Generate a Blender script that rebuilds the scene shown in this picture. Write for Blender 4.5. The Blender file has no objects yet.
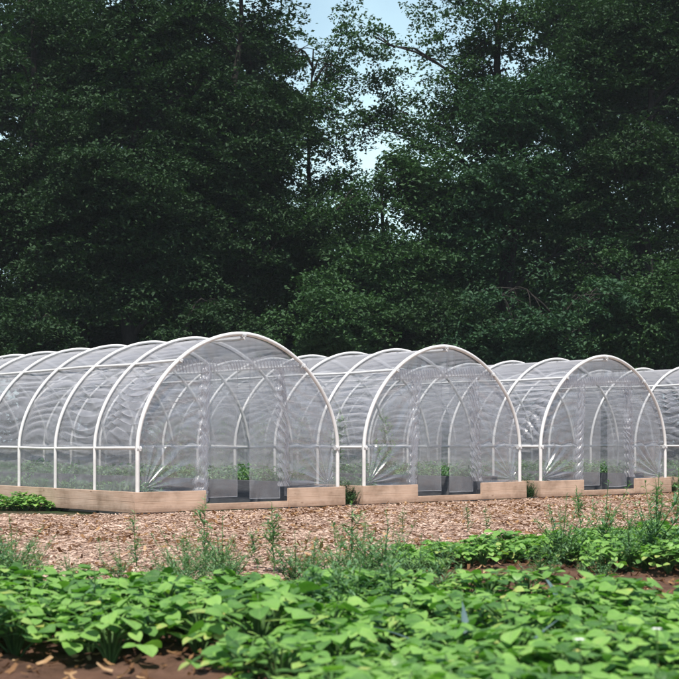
import bpy, math, random
import numpy as np
from math import radians as R

sc = bpy.context.scene
col = sc.collection

# ---------------------------------------------------------------- camera
cd = bpy.data.cameras.new('camera')
cam = bpy.data.objects.new('camera', cd)
col.objects.link(cam)
cam.location = (0, 0, 0.875)
cam.rotation_euler = (R(90), 0, 0)
cd.sensor_width = 36
cd.lens = 1400 / 679 * 36
cd.shift_y = 101.5 / 679
cd.clip_start = 0.1
cd.clip_end = 3000
cd.dof.use_dof = True
cd.dof.focus_distance = 17.0
cd.dof.aperture_fstop = 6.0
sc.camera = cam

# ---------------------------------------------------------------- sky, sun, exposure
SUN_EL, SUN_AZ = 63, 184          # azimuth: compass direction the light comes from, 0 = +Y, clockwise
w = bpy.data.worlds.new('World')
sc.world = w
w.use_nodes = True
nt = w.node_tree
bg = nt.nodes['Background']
sky = nt.nodes.new('ShaderNodeTexSky')
sky.sky_type = 'NISHITA'
sky.sun_disc = False
sky.sun_elevation = R(SUN_EL)
sky.sun_rotation = R(SUN_AZ)
sky.air_density = 1.0
sky.dust_density = 0.6
sky.ozone_density = 1.2
# thin bright cloud low in the sky, over the clear blue
tcw = nt.nodes.new('ShaderNodeTexCoord')
sep = nt.nodes.new('ShaderNodeSeparateXYZ')
nt.links.new(tcw.outputs['Generated'], sep.inputs[0])
band = nt.nodes.new('ShaderNodeMapRange')
band.inputs['From Min'].default_value = 0.55; band.inputs['From Max'].default_value = 0.12
band.inputs['To Min'].default_value = 0.0; band.inputs['To Max'].default_value = 1.0
nt.links.new(sep.outputs[2], band.inputs['Value'])
cn = nt.nodes.new('ShaderNodeTexNoise')
cn.inputs['Scale'].default_value = 5.0; cn.inputs['Detail'].default_value = 6
nt.links.new(tcw.outputs['Generated'], cn.inputs['Vector'])
cm_ = nt.nodes.new('ShaderNodeMapRange')
cm_.inputs['From Min'].default_value = 0.35; cm_.inputs['From Max'].default_value = 0.6
cm_.inputs['To Min'].default_value = 0.55; cm_.inputs['To Max'].default_value = 1.0
nt.links.new(cn.outputs['Fac'], cm_.inputs['Value'])
north = nt.nodes.new('ShaderNodeMapRange')               # the cloud bank stands ahead, over the forest
north.inputs['From Min'].default_value = 0.5; north.inputs['From Max'].default_value = 0.9
north.inputs['To Min'].default_value = 0.06
nt.links.new(sep.outputs[1], north.inputs['Value'])
mn = nt.nodes.new('ShaderNodeMath'); mn.operation = 'MULTIPLY'
nt.links.new(band.outputs[0], mn.inputs[0]); nt.links.new(north.outputs[0], mn.inputs[1])
mm = nt.nodes.new('ShaderNodeMath'); mm.operation = 'MULTIPLY'
nt.links.new(mn.outputs[0], mm.inputs[0]); nt.links.new(cm_.outputs[0], mm.inputs[1])
mc_ = nt.nodes.new('ShaderNodeMix'); mc_.data_type = 'RGBA'
nt.links.new(mm.outputs[0], mc_.inputs[0])
nt.links.new(sky.outputs[0], mc_.inputs[6])
mc_.inputs[7].default_value = (6.6, 9.2, 9.6, 1)
nt.links.new(mc_.outputs[2], bg.inputs[0])
bg.inputs[1].default_value = 0.10
sl = bpy.data.lights.new('sun', 'SUN')
so = bpy.data.objects.new('sun', sl)
col.objects.link(so)
sl.energy = 4.4
sl.angle = R(0.53)
sl.color = (1.0, 0.945, 0.865)
so.location = (0, -10, 40)
so.rotation_euler = (R(90 - SUN_EL), 0, R(180 - SUN_AZ))
sc.view_settings.view_transform = 'Standard'
sc.view_settings.look = 'None'
sc.view_settings.gamma = 1
sc.view_settings.use_curve_mapping = False
sc.view_settings.exposure = 0.55
cy = sc.cycles
cy.max_bounces = 10
cy.diffuse_bounces = 4
cy.glossy_bounces = 3
cy.transmission_bounces = 6
cy.transparent_max_bounces = 48
cy.caustics_reflective = False
cy.caustics_refractive = False
cy.use_denoising = True

# ---------------------------------------------------------------- helpers
rng = np.random.default_rng(11)
random.seed(5)


def mesh_np(name, verts, quads):
    """mesh from an (n,3) array and an (m,k) face array"""
    me = bpy.data.meshes.new(name)
    verts = np.asarray(verts, dtype=np.float32)
    quads = np.asarray(quads, dtype=np.int32)
    m, k = quads.shape
    me.vertices.add(len(verts))
    me.vertices.foreach_set('co', verts.ravel())
    me.loops.add(m * k)
    me.loops.foreach_set('vertex_index', quads.ravel())
    me.polygons.add(m)
    me.polygons.foreach_set('loop_start', np.arange(0, m * k, k, dtype=np.int32))
    me.polygons.foreach_set('loop_total', np.full(m, k, dtype=np.int32))
    me.polygons.foreach_set('use_smooth', np.zeros(m, dtype=bool))
    me.update(calc_edges=True)
    me.validate()
    return me


def smooth(me):
    me.polygons.foreach_set('use_smooth', np.ones(len(me.polygons), dtype=bool))
    return me


class MB:
    """collects quads"""
    def __init__(s):
        s.v, s.f, s.n = [], [], 0

    def add(s, v, f):
        v = np.asarray(v, float)
        s.v.append(v)
        s.f.append(np.asarray(f, int) + s.n)
        s.n += len(v)

    def box(s, x0, x1, y0, y1, z0, z1):
        v = [(x, y, z) for x in (x0, x1) for y in (y0, y1) for z in (z0, z1)]
        s.add(v, [(0, 1, 3, 2), (4, 6, 7, 5), (0, 4, 5, 1), (2, 3, 7, 6), (0, 2, 6, 4), (1, 5, 7, 3)])

    def plank(s, x0, x1, y0, y1, z0, z1, b=0.003):
        """a board with chamfered long edges, length along the longer of x and y"""
        if (x1 - x0) >= (y1 - y0):
            pr = [(y0 + b, z0), (y1 - b, z0), (y1, z0 + b), (y1, z1 - b), (y1 - b, z1), (y0 + b, z1), (y0, z1 - b), (y0, z0 + b)]
            a = [(x0, p[0], p[1]) for p in pr] + [(x1, p[0], p[1]) for p in pr]
        else:
            pr = [(x0 + b, z0), (x1 - b, z0), (x1, z0 + b), (x1, z1 - b), (x1 - b, z1), (x0 + b, z1), (x0, z1 - b), (x0, z0 + b)]
            a = [(p[0], y0, p[1]) for p in pr] + [(p[0], y1, p[1]) for p in pr]
        f = [(i, (i + 1) % 8, 8 + (i + 1) % 8, 8 + i) for i in range(8)]
        f += [(0, 1, 2, 3), (0, 3, 4, 7), (4, 5, 6, 7), (8, 9, 10, 11), (8, 11, 12, 15), (12, 13, 14, 15)]
        s.add(a, f)

    def tube(s, pts, r, n=8, caps=True):
        pts = np.asarray(pts, float)
        r = np.broadcast_to(np.asarray(r, float), (len(pts),))
        t = np.gradient(pts, axis=0)
        t /= np.linalg.norm(t, axis=1)[:, None] + 1e-9
        ref = np.array([0.0, 0, 1.0])
        if abs(t[0] @ ref) > 0.9:
            ref = np.array([0.31, 0.95, 0.0])
        vs = []
        a = np.arange(n) * 2 * np.pi / n
        for p, d, rr in zip(pts, t, r):
            u = ref - d * (ref @ d)
            nu = np.linalg.norm(u)
            if nu < 1e-3:
                ref = np.array([1.0, 0.2, 0.1]); u = ref - d * (ref @ d); nu = np.linalg.norm(u)
            u /= nu
            ref = u
            q = np.cross(d, u)
            vs.append(p + rr * (np.cos(a)[:, None] * u + np.sin(a)[:, None] * q))
        v = np.concatenate(vs)
        m = len(pts)
        i = np.arange(m - 1)[:, None] * n
        k = np.arange(n)[None]
        k2 = (k + 1) % n
        f = np.stack([i + k, i + k2, i + n + k2, i + n + k], -1).reshape(-1, 4)
        s.add(v, f)
        if caps:
            for e, p in ((0, pts[0]), ((m - 1) * n, pts[-1])):
                base = s.n
                ring = v[e:e + n]
                s.add(np.vstack([ring, p[None]]), [(j, (j + 1) % n, n, n) if False else (j, (j + 1) % n, (j + 1) % n, n) for j in range(0)] or [(0, 1, 2, 3)] if n == 4 else [(0, j, j + 1, min(j + 2, n - 1)) for j in range(1, n - 2, 2)])

    def mesh(s, name, sm=False):
        me = mesh_np(name, np.concatenate(s.v), np.concatenate(s.f))
        return smooth(me) if sm else me


def part(name, me, mat=None, parent=None):
    o = bpy.data.objects.new(name, me)
    col.objects.link(o)
    if mat is not None and me is not None and not me.materials:
        me.materials.append(mat)
    if parent is not None:
        o.parent = parent
    return o


def tag(o, label, cat, group=None, kind=None):
    o['label'] = label
    o['category'] = cat
    if group:
        o['group'] = group
    if kind:
        o['kind'] = kind
    return o


def thing(name, label, cat, loc, rz=0.0, group=None):
    o = bpy.data.objects.new(name, None)
    col.objects.link(o)
    o.empty_display_size = 0.2
    o.location = loc
    o.rotation_euler = (0, 0, rz)
    return tag(o, label, cat, group)


def copy_thing(root, loc, rz, scale=1.0, label=None, group=None):
    r = root.copy()
    col.objects.link(r)
    r.location = loc
    r.rotation_euler = (0, 0, rz)
    r.scale = (scale,) * 3
    if label:
        r['label'] = label
    if group:
        r['group'] = group
    for ch in list(root.children):
        c = ch.copy()
        col.objects.link(c)
        c.parent = r
    return r


def vnoise(x, y, seed=0):
    """smooth 2-D value noise in 0..1"""
    x = np.asarray(x, float); y = np.asarray(y, float)
    xi = np.floor(x).astype(np.int64); yi = np.floor(y).astype(np.int64)
    fx = x - xi; fy = y - yi
    fx = fx * fx * (3 - 2 * fx); fy = fy * fy * (3 - 2 * fy)

    def h(a, b):
        n = (a * 374761393 + b * 668265263 + seed * 1274126177) & 0xffffffff
        n = ((n ^ (n >> 13)) * 1274126177) & 0xffffffff
        return ((n ^ (n >> 16)) & 0xffff) / 65535.0
    return (h(xi, yi) * (1 - fx) + h(xi + 1, yi) * fx) * (1 - fy) + (h(xi, yi + 1) * (1 - fx) + h(xi + 1, yi + 1) * fx) * fy


def grid_faces(nu, nv):
    i = np.arange(nu - 1)[:, None] * nv
    j = np.arange(nv - 1)[None]
    return np.stack([i + j, i + nv + j, i + nv + j + 1, i + j + 1], -1).reshape(-1, 4)


# ---------------------------------------------------------------- materials
def new_mat(name):
    m = bpy.data.materials.new(name)
    m.use_nodes = True
    n = m.node_tree
    for x in list(n.nodes):
        n.nodes.remove(x)
    out = n.nodes.new('ShaderNodeOutputMaterial')
    return m, n, out


def N(n, typ, **kw):
    x = n.nodes.new(typ)
    for k, v in kw.items():
        if k.startswith('i_'):
            x.inputs[k[2:].replace('_', ' ')].default_value = v
        elif k.startswith('n_'):
            x.inputs[int(k[2:])].default_value = v
        else:
            setattr(x, k, v)
    return x


def ramp(n, fac, stops):
    r = n.nodes.new('ShaderNodeValToRGB')
    el = r.color_ramp.elements
    while len(el) < len(stops):
        el.new(0.5)
    for e, (p, c) in zip(el, stops):
        e.position = p
        e.color = (*c, 1) if len(c) == 3 else c
    n.links.new(fac, r.inputs[0])
    return r.outputs[0]


def noise(n, vec, scale, detail=4, rough=0.6):
    t = N(n, 'ShaderNodeTexNoise')
    t.inputs['Scale'].default_value = scale
    t.inputs['Detail'].default_value = detail
    t.inputs['Roughness'].default_value = rough
    if vec is not None:
        n.links.new(vec, t.inputs['Vector'])
    return t.outputs['Fac']


def objco(n, scale=(1, 1, 1)):
    tc = N(n, 'ShaderNodeTexCoord')
    mp = N(n, 'ShaderNodeMapping')
    mp.inputs['Scale'].default_value = scale
    n.links.new(tc.outputs['Object'], mp.inputs['Vector'])
    return mp.outputs[0]


def mat_simple(name, stops, scale=8, rough=0.7, spec=0.3, bump=0.0, bscale=40, stretch=(1, 1, 1)):
    m, n, out = new_mat(name)
    v = objco(n, stretch)
    c = ramp(n, noise(n, v, scale, 6), stops)
    p = N(n, 'ShaderNodeBsdfPrincipled')
    p.inputs['Roughness'].default_value = rough
    p.inputs['Specular IOR Level'].default_value = spec
    n.links.new(c, p.inputs['Base Color'])
    if bump:
        b = N(n, 'ShaderNodeBump')
        b.inputs['Strength'].default_value = bump
        b.inputs['Distance'].default_value = 0.02
        n.links.new(noise(n, v, bscale, 5), b.inputs['Height'])
        n.links.new(b.outputs[0], p.inputs['Normal'])
    n.links.new(p.outputs[0], out.inputs[0])
    return m


def mat_leaf(name, stops, island=False, scale=3.0, trans=0.3, rough=0.45, spec=0.35, tcol=(0.9, 1.25, 0.4)):
    m, n, out = new_mat(name)
    if island:
        g = N(n, 'ShaderNodeNewGeometry')
        mo = N(n, 'ShaderNodeMath', operation='MULTIPLY_ADD'); mo.inputs[1].default_value = 0.5; mo.inputs[2].default_value = -0.25
        n.links.new(noise(n, objco(n), 28, 3), mo.inputs[0])
        ad = N(n, 'ShaderNodeMath', operation='ADD', use_clamp=True)
        n.links.new(g.outputs['Random Per Island'], ad.inputs[0]); n.links.new(mo.outputs[0], ad.inputs[1])
        fac = ad.outputs[0]
    else:
        v = objco(n)
        a = noise(n, v, scale, 2)
        b = noise(n, v, scale * 9, 1)
        mx = N(n, 'ShaderNodeMath', operation='ADD')
        n.links.new(a, mx.inputs[0]); n.links.new(b, mx.inputs[1])
        ms = N(n, 'ShaderNodeMath', operation='MULTIPLY'); ms.inputs[1].default_value = 0.5
        n.links.new(mx.outputs[0], ms.inputs[0])
        fac = ms.outputs[0]
    c = ramp(n, fac, stops)
    p = N(n, 'ShaderNodeBsdfPrincipled')
    p.inputs['Roughness'].default_value = rough
    p.inputs['Specular IOR Level'].default_value = spec
    n.links.new(c, p.inputs['Base Color'])
    t = N(n, 'ShaderNodeBsdfTranslucent')
    mc = N(n, 'ShaderNodeMix', data_type='RGBA', blend_type='MULTIPLY')
    mc.inputs[0].default_value = 1
    n.links.new(c, mc.inputs[6])
    mc.inputs[7].default_value = (*tcol, 1)
    n.links.new(mc.outputs[2], t.inputs[0])
    mix = N(n, 'ShaderNodeMixShader'); mix.inputs[0].default_value = trans
    n.links.new(p.outputs[0], mix.inputs[1]); n.links.new(t.outputs[0], mix.inputs[2])
    n.links.new(mix.outputs[0], out.inputs[0])
    return m


def mat_film(name, base=0.15, edge=0.5, gloss=0.9):
    """thin hazy polythene: see-through, milky, glossy; hazier where looked through at a slant"""
    m, n, out = new_mat(name)
    v = objco(n)
    tr = N(n, 'ShaderNodeBsdfTransparent'); tr.inputs[0].default_value = (0.96, 0.97, 0.98, 1)
    df = N(n, 'ShaderNodeBsdfDiffuse'); df.inputs[0].default_value = (0.64, 0.64, 0.68, 1)
    tl = N(n, 'ShaderNodeBsdfTranslucent'); tl.inputs[0].default_value = (0.64, 0.64, 0.68, 1)
    mk = N(n, 'ShaderNodeMixShader'); mk.inputs[0].default_value = 0.45
    n.links.new(df.outputs[0], mk.inputs[1]); n.links.new(tl.outputs[0], mk.inputs[2])
    lw = N(n, 'ShaderNodeLayerWeight'); lw.inputs[0].default_value = 0.42
    # haze amount = base * (dirt) + edge * facing^2
    dirt = N(n, 'ShaderNodeMapRange'); dirt.inputs['From Min'].default_value = 0.3; dirt.inputs['From Max'].default_value = 0.7
    dirt.inputs['To Min'].default_value = base * 0.72; dirt.inputs['To Max'].default_value = base * 1.35
    n.links.new(noise(n, v, 2.6, 5, 0.65), dirt.inputs['Value'])
    pw = N(n, 'ShaderNodeMath', operation='POWER'); pw.inputs[1].default_value = 2.0
    n.links.new(lw.outputs['Facing'], pw.inputs[0])
    ma = N(n, 'ShaderNodeMath', operation='MULTIPLY_ADD'); ma.inputs[1].default_value = edge
    n.links.new(pw.outputs[0], ma.inputs[0]); n.links.new(dirt.outputs[0], ma.inputs[2])
    cl = N(n, 'ShaderNodeClamp')
    n.links.new(ma.outputs[0], cl.inputs[0])
    mx = N(n, 'ShaderNodeMixShader')
    n.links.new(cl.outputs[0], mx.inputs[0])
    n.links.new(tr.outputs[0], mx.inputs[1]); n.links.new(mk.outputs[0], mx.inputs[2])
    gl = N(n, 'ShaderNodeBsdfGlossy'); gl.inputs['Roughness'].default_value = 0.27
    gl.inputs[0].default_value = (1.0, 0.98, 0.97, 1)
    bp = N(n, 'ShaderNodeBump'); bp.inputs['Strength'].default_value = 0.2; bp.inputs['Distance'].default_value = 0.02
    n.links.new(noise(n, v, 14, 4, 0.55), bp.inputs['Height'])
    n.links.new(bp.outputs[0], gl.inputs['Normal'])
    p5 = N(n, 'ShaderNodeMath', operation='POWER'); p5.inputs[1].default_value = 5.0
    lg = N(n, 'ShaderNodeLayerWeight'); lg.inputs[0].default_value = 0.5
    n.links.new(bp.outputs[0], lg.inputs['Normal'])
    n.links.new(lg.outputs['Facing'], p5.inputs[0])
    fm = N(n, 'ShaderNodeMath', operation='MULTIPLY_ADD'); fm.inputs[1].default_value = 0.5 * gloss; fm.inputs[2].default_value = 0.085 * gloss
    n.links.new(p5.outputs[0], fm.inputs[0])
    m2 = N(n, 'ShaderNodeMixShader')
    n.links.new(fm.outputs[0], m2.inputs[0])
    n.links.new(mx.outputs[0], m2.inputs[1]); n.links.new(gl.outputs[0], m2.inputs[2])
    n.links.new(m2.outputs[0], out.inputs[0])
    return m


def mat_wood(name, along):
    m, n, out = new_mat(name)
    st = (1.0, 34, 34) if along == 'x' else (34, 1.0, 34)
    v = objco(n, st)
    g = noise(n, v, 2.2, 8, 0.62)
    c = ramp(n, g, [(0.25, (0.34, 0.215, 0.145)), (0.42, (0.55, 0.39, 0.285)), (0.58, (0.61, 0.455, 0.345)), (0.8, (0.67, 0.52, 0.41))])
    v2 = objco(n)
    d = ramp(n, noise(n, v2, 3.3, 5), [(0.32, (0.62, 0.60, 0.57)), (0.5, (0.88, 0.87, 0.86)), (0.65, (1, 1, 1))])
    # knots
    vo = N(n, 'ShaderNodeTexVoronoi'); vo.inputs['Scale'].default_value = 2.6
    st2 = objco(n, (1, 3, 3) if along == 'x' else (3, 1, 3))
    n.links.new(st2, vo.inputs['Vector'])
    kn = ramp(n, vo.outputs['Distance'], [(0.03, (0.35, 0.24, 0.18)), (0.09, (1, 1, 1))])
    m1 = N(n, 'ShaderNodeMix', data_type='RGBA', blend_type='MULTIPLY'); m1.inputs[0].default_value = 1
    n.links.new(c, m1.inputs[6]); n.links.new(d, m1.inputs[7])
    m2 = N(n, 'ShaderNodeMix', data_type='RGBA', blend_type='MULTIPLY'); m2.inputs[0].default_value = 0.75
    n.links.new(m1.outputs[2], m2.inputs[6]); n.links.new(kn, m2.inputs[7])
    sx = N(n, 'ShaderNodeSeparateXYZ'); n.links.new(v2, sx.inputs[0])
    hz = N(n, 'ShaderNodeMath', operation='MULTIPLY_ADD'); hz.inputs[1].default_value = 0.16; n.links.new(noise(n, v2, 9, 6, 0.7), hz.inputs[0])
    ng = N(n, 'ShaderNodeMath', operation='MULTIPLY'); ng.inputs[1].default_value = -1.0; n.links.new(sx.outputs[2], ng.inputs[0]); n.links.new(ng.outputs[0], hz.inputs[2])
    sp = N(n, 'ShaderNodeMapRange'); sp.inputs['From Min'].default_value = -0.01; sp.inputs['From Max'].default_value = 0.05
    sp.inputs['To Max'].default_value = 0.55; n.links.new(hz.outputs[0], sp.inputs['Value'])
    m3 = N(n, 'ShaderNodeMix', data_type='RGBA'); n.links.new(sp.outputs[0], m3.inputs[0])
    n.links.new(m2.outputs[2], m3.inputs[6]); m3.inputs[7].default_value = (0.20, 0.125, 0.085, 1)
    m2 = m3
    p = N(n, 'ShaderNodeBsdfPrincipled')
    p.inputs['Roughness'].default_value = 0.75
    p.inputs['Specular IOR Level'].default_value = 0.25
    n.links.new(m2.outputs[2], p.inputs['Base Color'])
    b = N(n, 'ShaderNodeBump'); b.inputs['Strength'].default_value = 0.25; b.inputs['Distance'].default_value = 0.01
    n.links.new(g, b.inputs['Height']); n.links.new(b.outputs[0], p.inputs['Normal'])
    n.links.new(p.outputs[0], out.inputs[0])
    return m


def mat_island(name, stops, rough=0.8, spec=0.2, trans=0.0):
    return mat_leaf(name, stops, island=True, trans=trans, rough=rough, spec=spec, tcol=(1, 0.95, 0.8))


M = {}
M['soil'] = mat_simple('soil', [(0.3, (0.055, 0.032, 0.022)), (0.55, (0.115, 0.065, 0.043)), (0.75, (0.17, 0.10, 0.07))], 5, 0.95, 0.1, 0.9, 30)
M['ground'] = mat_simple('ground_soil', [(0.3, (0.03, 0.035, 0.018)), (0.45, (0.06, 0.05, 0.03)), (0.55, (0.03, 0.05, 0.018)), (0.8, (0.04, 0.065, 0.022))], 1.2, 0.95, 0.1, 0.6, 25)
M['mulch'] = mat_simple('mulch_bed', [(0.25, (0.36, 0.24, 0.18)), (0.5, (0.48, 0.345, 0.275)), (0.75, (0.54, 0.40, 0.33))], 7, 0.9, 0.1, 1.0, 22, (1.0, 2.4, 1))
M['flake'] = mat_island('straw_flake', [(0.0, (0.24, 0.14, 0.08)), (0.08, (0.36, 0.23, 0.16)), (0.2, (0.47, 0.335, 0.25)), (0.7, (0.545, 0.405, 0.315)), (1.0, (0.61, 0.465, 0.37))])
M['dry_leaf'] = mat_island('dry_leaf', [(0.0, (0.10, 0.05, 0.025)), (0.5, (0.20, 0.105, 0.05)), (0.8, (0.36, 0.21, 0.10)), (1.0, (0.48, 0.33, 0.19))], trans=0.2)
M['pipe'] = mat_simple('white_pipe', [(0.3, (0.60, 0.585, 0.56)), (0.5, (0.72, 0.71, 0.69)), (0.7, (0.77, 0.76, 0.745))], 5, 0.42, 0.4)
M['clamp'] = mat_simple('grey_clamp', [(0.3, (0.42, 0.42, 0.42)), (0.7, (0.6, 0.6, 0.6))], 9, 0.4, 0.5)
M['wood_x'] = mat_wood('pine_board_front', 'x')
M['wood_y'] = mat_wood('pine_board_side', 'y')
M['grey_wood'] = mat_simple('grey_weathered_wood', [(0.3, (0.10, 0.10, 0.105)), (0.7, (0.17, 0.17, 0.18))], 6, 0.85, 0.2, 0.3, 30, (6, 1, 6))
M['film'] = mat_film('clear_film', 0.235, 0.68, 1.0)
M['film_dense'] = mat_film('gathered_film', 0.28, 0.65, 0.4)
M['bark'] = mat_simple('bark', [(0.3, (0.016, 0.015, 0.013)), (0.7, (0.048, 0.043, 0.038))], 9, 0.95, 0.1, 0.8, 25, (3, 3, 0.6))
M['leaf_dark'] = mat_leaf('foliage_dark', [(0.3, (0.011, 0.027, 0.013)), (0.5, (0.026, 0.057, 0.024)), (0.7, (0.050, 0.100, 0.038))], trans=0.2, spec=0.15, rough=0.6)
M['leaf_mid'] = mat_leaf('foliage_mid', [(0.3, (0.018, 0.046, 0.020)), (0.5, (0.043, 0.093, 0.037)), (0.7, (0.080, 0.150, 0.054))], trans=0.22, spec=0.15, rough=0.6)
M['leaf_cool'] = mat_leaf('foliage_cool', [(0.3, (0.015, 0.043, 0.024)), (0.5, (0.035, 0.081, 0.040)), (0.7, (0.062, 0.128, 0.058))], trans=0.2, spec=0.15, rough=0.6)
M['bean'] = mat_leaf('bean_leaf', [(0.0, (0.05, 0.14, 0.03)), (0.3, (0.14, 0.31, 0.06)), (0.75, (0.25, 0.46, 0.10)), (0.95, (0.35, 0.50, 0.13)), (1.0, (0.46, 0.48, 0.14))], island=True, trans=0.28, rough=0.42, spec=0.4)
def add_veins(m):
    n = m.node_tree
    at = N(n, 'ShaderNodeAttribute', attribute_name='leaf_place')
    sp = N(n, 'ShaderNodeSeparateXYZ'); n.links.new(at.outputs['Vector'], sp.inputs[0])
    ab = N(n, 'ShaderNodeMath', operation='ABSOLUTE'); n.links.new(sp.outputs[0], ab.inputs[0])
    ma = N(n, 'ShaderNodeMath', operation='MULTIPLY_ADD'); ma.inputs[1].default_value = -0.28
    n.links.new(ab.outputs[0], ma.inputs[0]); n.links.new(sp.outputs[1], ma.inputs[2])
    ml = N(n, 'ShaderNodeMath', operation='MULTIPLY'); ml.inputs[1].default_value = 6.5; n.links.new(ma.outputs[0], ml.inputs[0])
    fr = N(n, 'ShaderNodeMath', operation='PINGPONG'); fr.inputs[1].default_value = 0.5; n.links.new(ml.outputs[0], fr.inputs[0])
    v1 = N(n, 'ShaderNodeMapRange'); v1.inputs['From Min'].default_value = 0.0; v1.inputs['From Max'].default_value = 0.13
    v1.inputs['To Min'].default_value = 1.0; v1.inputs['To Max'].default_value = 0.0; n.links.new(fr.outputs[0], v1.inputs['Value'])
    v2 = N(n, 'ShaderNodeMapRange'); v2.inputs['From Min'].default_value = 0.02; v2.inputs['From Max'].default_value = 0.09
    v2.inputs['To Min'].default_value = 1.0; v2.inputs['To Max'].default_value = 0.0; n.links.new(ab.outputs[0], v2.inputs['Value'])
    mx = N(n, 'ShaderNodeMath', operation='MAXIMUM'); n.links.new(v1.outputs[0], mx.inputs[0]); n.links.new(v2.outputs[0], mx.inputs[1])
    p = [x for x in n.nodes if x.type == 'BSDF_PRINCIPLED'][0]
    src = p.inputs['Base Color'].links[0].from_socket
    mc = N(n, 'ShaderNodeMix', data_type='RGBA'); n.links.new(src, mc.inputs[6]); mc.inputs[7].default_value = (0.34, 0.50, 0.20, 1)
    sc_ = N(n, 'ShaderNodeMath', operation='MULTIPLY'); sc_.inputs[1].default_value = 0.32; n.links.new(mx.outputs[0], sc_.inputs[0])
    n.links.new(sc_.outputs[0], mc.inputs[0]); n.links.new(mc.outputs[2], p.inputs['Base Color'])
    b = N(n, 'ShaderNodeBump'); b.inputs['Strength'].default_value = 0.5; b.inputs['Distance'].default_value = 0.004; b.invert = True
    n.links.new(mx.outputs[0], b.inputs['Height']); n.links.new(b.outputs[0], p.inputs['Normal'])


add_veins(M['bean'])
M['bean_stem'] = mat_simple('green_stem', [(0.3, (0.05, 0.11, 0.03)), (0.7, (0.09, 0.17, 0.05))], 20, 0.6)
M['weed'] = mat_leaf('weed_leaf', [(0.0, (0.09, 0.19, 0.10)), (0.6, (0.16, 0.30, 0.14)), (1.0, (0.25, 0.40, 0.16))], island=True, trans=0.3)
M['blade'] = mat_leaf('blade_leaf', [(0.0, (0.07, 0.12, 0.13)), (1.0, (0.12, 0.19, 0.19))], island=True, trans=0.2)
M['petal'] = mat_simple('white_petal', [(0.3, (0.75, 0.75, 0.72)), (0.7, (0.85, 0.85, 0.83))], 10, 0.6)

# ---------------------------------------------------------------- ground
CAMZ = 0.875


def gp(px, py):
    """ground point under a picture position, used to read the layout off the photograph once"""
    Y = CAMZ * 1400 / (py - 441)
    return np.array([(px - 339.5) / 1400 * Y, Y])


def inside(poly, x, y):
    poly = np.asarray(poly)
    r = np.zeros(np.shape(x), bool)
    j = len(poly) - 1
    for i in range(len(poly)):
        xi, yi = poly[i]; xj, yj = poly[j]
        c = ((yi > y) != (yj > y)) & (x < (xj - xi) * (y - yi) / (yj - yi + 1e-12) + xi)
        r ^= c
        j = i
    return r


g = MB()
g.add([(-600, -200, 0), (600, -200, 0), (600, 1200, 0), (-600, 1200, 0)], [(0, 1, 2, 3)])
o = part('ground', g.mesh('ground'), M['ground']); o['kind'] = 'structure'


def bumpy_sheet(name, poly, step, zf, mat):
    poly = np.asarray(poly, float)
    x0, y0 = poly.min(0); x1, y1 = poly.max(0)
    nx = int((x1 - x0) / step) + 2; ny = int((y1 - y0) / step) + 2
    X, Y = np.meshgrid(x0 + np.arange(nx) * step, y0 + np.arange(ny) * step, indexing='ij')
    X = X.ravel(); Y = Y.ravel()
    X2 = X + (vnoise(X * 3, Y * 3, 3) - 0.5) * 0.1
    Z = zf(X2, Y)
    F = grid_faces(nx, ny)
    keep = inside(poly, X[F].mean(1), Y[F].mean(1))
    F = F[keep]
    used, inv = np.unique(F, return_inverse=True)
    V = np.stack([X2, Y, Z], 1)[used]
    o = part(name, smooth(mesh_np(name, V, inv.reshape(-1, 4))), mat)
    o['kind'] = 'structure'
    return o


AX = np.array([math.cos(R(40.7)), math.sin(R(40.7))])      # along the row of tunnel fronts
AY = np.array([-AX[1], AX[0]])                             # back along a tunnel
C1 = np.array([-1.176, 17.12])                             # front centre of the nearest tunnel
PITCH = 3.494
F0 = C1 - AX * 1.62
mulch_poly = [(-9, 7.7), (-2.3, 7.9), (-0.8, 7.7), (0.15, 8.3), (0.5, 9.2), (1.1, 10.2), (2.2, 11.2), (5.0, 12.2), (9.5, 19.5),
              tuple(F0 + AX * 14.5 - AY * 0.02), tuple(F0 - AY * 0.02), tuple(F0 - AX * 0.5 + AY * 0.4), (-9, 17.4)]


def mulch_z(x, y):
    return 0.006 + 0.016 * vnoise(x * 2.2, y * 2.2, 1) + 0.012 * vnoise(x * 8, y * 8, 2)


def soil_z(x, y):
    return 0.006 + 0.045 * vnoise(x * 3, y * 3, 5) + 0.03 * vnoise(x * 12, y * 12, 6) + 0.022 * vnoise(x * 27, y * 27, 7) ** 2


bumpy_sheet('straw_mulch', mulch_poly, 0.06, mulch_z, M['mulch'])
bumpy_sheet('garden_soil', [(-5, 2.6), (5, 2.6), (5, 12.3), (2.2, 11.25), (1.1, 10.25), (0.5, 9.3), (0.15, 8.4), (-0.8, 7.8), (-5, 7.75)], 0.024, soil_z, M['soil'])


# ---------------------------------------------------------------- leaf toolkit
def rot_frames(n, tilt, rng, yaw=None):
    """n rotation matrices: random yaw, then tilted away from upright by about tilt (radians)"""
    yaw = rng.uniform(0, 2 * np.pi, n) if yaw is None else yaw
    tx = rng.normal(0, tilt, n); ty = rng.normal(0, tilt, n)
    cz, sz = np.cos(yaw), np.sin(yaw)
    cx, sx = np.cos(tx), np.sin(tx)
    cy_, sy = np.cos(ty), np.sin(ty)
    Z = np.zeros(n); O = np.ones(n)
    Rz = np.stack([cz, -sz, Z, sz, cz, Z, Z, Z, O], 1).reshape(n, 3, 3)
    Rx = np.stack([O, Z, Z, Z, cx, -sx, Z, sx, cx], 1).reshape(n, 3, 3)
    Ry = np.stack([cy_, Z, sy, Z, O, Z, -sy, Z, cy_], 1).reshape(n, 3, 3)
    return Rz @ Rx @ Ry


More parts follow.
